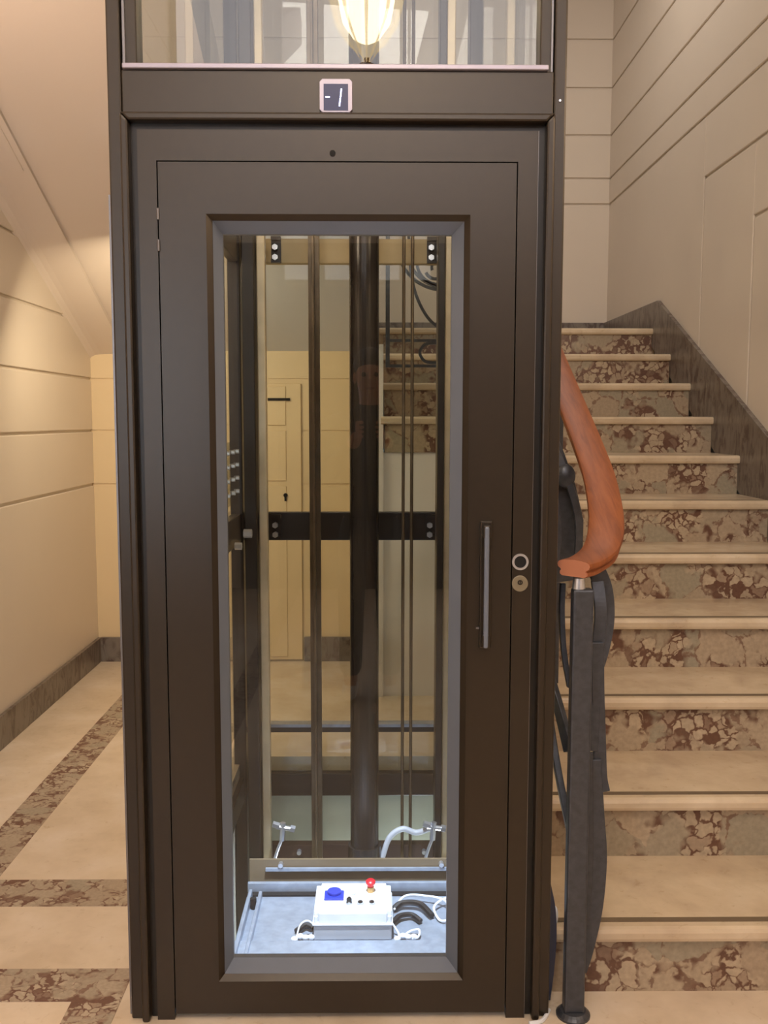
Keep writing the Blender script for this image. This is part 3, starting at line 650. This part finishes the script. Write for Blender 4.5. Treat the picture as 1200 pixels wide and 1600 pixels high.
def flat(pts, w_, t_, name='scroll_bar', twist=None, upv=(0, 1, 0), sc_=None):
    p = spline(pts, 8); n = len(p)
    tw = [twist[0] + (twist[1] - twist[0]) * i / (n - 1) for i in range(n)] if twist else None
    s_ = None
    if sc_: s_ = [sc_[min(int(i * (len(sc_) - 1) / (n - 1)), len(sc_) - 2)] + (sc_[min(int(i * (len(sc_) - 1) / (n - 1)) + 1, len(sc_) - 1)] - sc_[min(int(i * (len(sc_) - 1) / (n - 1)), len(sc_) - 2)]) * ((i * (len(sc_) - 1) / (n - 1)) % 1) for i in range(n)]
    return MB().sweep(p, rect(w_, t_), upv, s_, tw).build(name, 'iron', nw, bevel=.002)
flat([(.53, 2.2, 1.02), (.535, 2.18, .95), (.528, 2.17, .85), (.520, 2.16, .75), (.515, 2.15, .62)], .03, .010)                    # right bar, upper
flat([(.524, 2.16, .88), (.528, 2.16, .76), (.534, 2.16, .65), (.538, 2.155, .56), (.545, 2.15, .52)], .030, .014)
flat([(.520, 2.15, .60), (.530, 2.15, .47), (.538, 2.145, .36), (.530, 2.14, .24), (.508, 2.13, .14), (.490, 2.12, .09)], .034, .014)
flat([(.505, 2.14, .62), (.510, 2.14, .45), (.512, 2.14, .32), (.502, 2.13, .2)], .020, .01)
flat([(.420, 2.30, .99), (.418, 2.28, .90), (.425, 2.25, .80), (.447, 2.2, .70), (.462, 2.15, .62)], .014, .03, twist=(0, .6))
flat([(.430, 2.3, .80), (.434, 2.28, .70), (.440, 2.25, .62), (.452, 2.2, .52), (.468, 2.15, .42)], .016, .028)
flat([(.440, 2.16, 1.02), (.437, 2.15, .95), (.442, 2.14, .86), (.455, 2.13, .78)], .012, .02)
flat([(.52, 2.2, 1.06), (.545, 2.2, 1.0), (.552, 2.2, .93), (.54, 2.19, .86), (.52, 2.18, .80)], .042, .012)
# leaf and plate forms behind the curl of the rail
lfm = MB().prism([(.430, .93), (.56, .95), (.585, 1.02), (.585, 1.12), (.56, 1.22), (.53, 1.30), (.505, 1.36), (.49, 1.40), (.47, 1.37), (.44, 1.30), (.43, 1.20)], 2.60, 2.612, 'Y')
lfm.build('iron_plate', 'iron', nw, bevel=.003)
flat([(.46, 2.59, 1.40), (.49, 2.58, 1.33), (.53, 2.57, 1.24), (.56, 2.56, 1.13), (.56, 2.55, 1.02)], .02, .012, 'leaf_rib')
flat([(.45, 2.59, 1.30), (.49, 2.58, 1.22), (.51, 2.57, 1.10), (.50, 2.56, 1.0)], .016, .01, 'leaf_rib')
MB().sphere((.525, 2.57, 1.245), .028, (1, .5, 1.2)).build('boss', 'iron', nw, smooth=True)
# plain balusters continuing up the flight
for k in range(3, 10):
    y = Y1 + (k - 1) * T_ + .16; z = k * R_
    MB().box(.594, .610, y - .008, y + .008, z, 1.395 + .5035 * (y - 2.75) - .02).build('baluster', 'iron', nw)

# dark film strip and white scrap at the foot of the shaft's right side
tag(MB().sweep(spline([(.412, 2.13, .30), (.424, 2.13, .24), (.428, 2.13, .17), (.424, 2.13, .09), (.418, 2.13, .03), (.416, 2.13, .01)], 8), rect(.016, .004), (0, 1, 0)).build('plastic_strip', 'film'), 'dark blue plastic strip bowing out at the right foot of the lift frame', 'strip')
tag(MB().sphere((.436, 2.16, .205), .012, (.8, .5, 2.2), 12).sphere((.434, 2.165, .17), .010, (.8, .5, 1.6), 12).build('paper_scrap', 'white', smooth=True), 'crumpled white scrap behind the dark plastic strip at the lift foot', 'scrap')
tag(MB().sweep(spline([(.415, 2.10, .004), (.40, 2.07, .004), (.385, 2.055, .004), (.36, 2.05, .004)], 6), circ(.005, 8)).build('sealant_bead', 'white', smooth=True), 'white sealant bead round the lower right corner of the lift', 'sealant')

# ------------------------------------------------------------------ hanging lantern in the hall (seen mirrored in the upper glass)
la_ = thing('hanging_lantern', (LAMP[0], LAMP[1], 2.99), 'amber glass hanging lantern in the hall', 'lantern')
lx, ly = LAMP[0], LAMP[1]
MB().lathe((lx, ly, 3.03), [(.0, 0), (.03, .03), (.09, .08), (.145, .16), (.17, .26), (.175, .36), (.14, .5), (.09, .55)]).build('glass_bowl', 'veil', la_, smooth=True)
MB().lathe((lx, ly, 3.10), [(0, 0), (.06, .03), (.11, .10), (.13, .2), (.10, .3), (0, .34)]).build('bulb', 'bulb', la_, smooth=True)
for k in range(9):
    a = (k + .25) * math.pi * 2 / 9
    MB().sweep(spline([(lx + r * math.cos(a), ly + r * math.sin(a), z) for r, z in ((.008, 3.01), (.05, 3.07), (.105, 3.14), (.15, 3.23), (.172, 3.36))], 5), rect(.022, .003), scales=[.15 + .85 * i / 20 for i in range(21)]).build('leaf', 'amber', la_)
MB().lathe((lx, ly, 2.985), [(0, 0), (.03, .01), (.035, .03), (.012, .04), (.012, .06), (0, .06)]).build('finial', 'brass', la_, smooth=True)
MB().cyl((lx, ly, 3.56), (lx, ly, ZC), .006, 8).build('chain', 'brass', la_)
point('lantern_light', LAMP, 75, (1.0, 0.74, 0.48), 0.1)

# ------------------------------------------------------------------ the photographer, standing behind the camera, mirrored faintly in the lift glass
pr_ = thing('person', (-.02, -.45, 0), 'person in dark clothes holding a phone up in both hands in front of the lift', 'person')
def skin(name, m, verts, edges, parent, sub=2):
    me = bpy.data.meshes.new(name); me.from_pydata([v[:3] for v in verts], edges, []); me.materials.append(M[m])
    o = bpy.data.objects.new(name, me); C.objects.link(o); o.parent = parent; o.matrix_parent_inverse = parent.matrix_basis.inverted()
    o.modifiers.new('skin', 'SKIN').use_smooth_shade = True
    for i, v in enumerate(verts):
        sv = me.skin_vertices[0].data[i]; sv.radius = (v[3], v[4] if len(v) > 4 else v[3]); sv.use_root = (i == 0)
    sd = o.modifiers.new('sub', 'SUBSURF'); sd.levels = sub; sd.render_levels = sub
    return o
PX, PY = -.02, -.45
def arm(s):
    return [(PX + s * .185, PY - .01, 1.37), (PX + s * .235, PY + .03, 1.12), (PX + s * .10, PY + .24, 1.24), (PX + s * .055, PY + .36, 1.335)]
bv = [(PX, PY, .98, .10, .08), (PX, PY, 1.15, .11, .08), (PX, PY, 1.34, .12, .08), (PX, PY - .005, 1.43, .055, .05), (PX, PY + .008, 1.50, .056), (PX, PY + .03, 1.555, .066, .080), (PX, PY + .022, 1.615, .078, .094), (PX, PY + .012, 1.675, .070, .082)]
be = [(0, 1), (1, 2), (2, 3), (3, 4), (4, 5), (5, 6), (6, 7)]
for sgn in (-1, 1):
    a = arm(sgn); k = len(bv)
    bv += [(*a[0], .055), (*a[1], .042), (*a[2], .034), (*a[3], .026, .034)]; be += [(2, k), (k, k + 1), (k + 1, k + 2), (k + 2, k + 3)]
    k = len(bv)
    bv += [(PX + sgn * .080, PY, .88, .070), (PX + sgn * .095, PY + .02, .50, .056), (PX + sgn * .10, PY - .01, .09, .038), (PX + sgn * .10, PY + .10, .045, .04, .03)]
    be += [(0, k), (k, k + 1), (k + 1, k + 2), (k + 2, k + 3)]
skin('body', 'skin', bv, be, pr_)
# fingers curl round the phone edges
for sgn in (-1, 1):
    h_ = arm(sgn)[3]
    for j in range(4):
        z = 1.385 - j * .021; L = (.9, 1, .95, .8)[j]
        skin('finger', 'skin', [(h_[0], h_[1] + .005, h_[2] + .02 - j * .012, .010), (PX + sgn * .058, PY + .405, z, .009), (PX + sgn * .046, PY + .405 + .028, z, .008), (PX + sgn * (.046 - .022 * L), PY + .405 + .032, z, .007)], [(0, 1), (1, 2), (2, 3)], pr_, 1)
    skin('thumb', 'skin', [(h_[0], h_[1], h_[2] - .01, .012), (PX + sgn * .045, PY + .385, 1.335, .010), (PX + sgn * .022, PY + .398, 1.365, .008)], [(0, 1), (1, 2)], pr_, 1)
jv = [(PX, PY, .86, .168, .128), (PX, PY, 1.00, .160, .12), (PX, PY, 1.15, .155, .115), (PX, PY, 1.34, .18, .115), (PX, PY - .005, 1.455, .085, .08), (PX, PY, 1.485, .070, .068)]
je = [(0, 1), (1, 2), (2, 3), (3, 4), (4, 5)]
for sgn in (-1, 1):
    a = arm(sgn); k = len(jv); w3 = Vector(a[2]).lerp(Vector(a[3]), .55)
    jv += [(*a[0], .068), (*a[1], .055), (*a[2], .047), (*w3, .038)]; je += [(3, k), (k, k + 1), (k + 1, k + 2), (k + 2, k + 3)]
skin('jacket', 'jacket', jv, je, pr_)
tv = [(PX, PY, 1.0, .125, .10), (PX, PY, .92, .15, .11)]; te = [(0, 1)]
for sgn in (-1, 1):
    k = len(tv); tv += [(PX + sgn * .088, PY, .80, .088), (PX + sgn * .095, PY + .02, .50, .072), (PX + sgn * .10, PY - .005, .09, .060)]; te += [(1, k), (k, k + 1), (k + 1, k + 2)]
skin('trousers', 'jeans', tv, te, pr_)
for sgn in (-1, 1):
    skin('shoe', 'white', [(PX + sgn * .10, PY - .03, .055, .045, .05), (PX + sgn * .10, PY + .06, .045, .044, .04), (PX + sgn * .108, PY + .16, .036, .04, .03)], [(0, 1), (1, 2)], pr_)
    MB().sphere((PX + sgn * .030, PY + .108, 1.615), .0115, n=12).build('eye', 'eyew', pr_, smooth=True)
    MB().sphere((PX + sgn * .076, PY + .03, 1.60), .022, (.4, .8, 1.3), 12).build('ear', 'skin', pr_, smooth=True)
MB().sweep([(PX, PY + .108, 1.625), (PX, PY + .126, 1.588), (PX, PY + .112, 1.578)], circ(.012, 8), scales=[.5, 1, .9]).build('nose', 'skin', pr_, smooth=True)
MB().sphere((PX, PY + .106, 1.548), .022, (1, .3, .3), 12).build('mouth', 'lips', pr_, smooth=True)
MB().sphere((PX, PY - .012, 1.675), .10, (.84, .98, .80), 20).build('hair', 'hair', pr_, smooth=True)
tag(MB().box(PX - .038, PX + .038, -.032, -.024, 1.275, 1.422).build('phone', 'black', bevel=.003), 'black phone held upright in both hands of the person', 'phone')
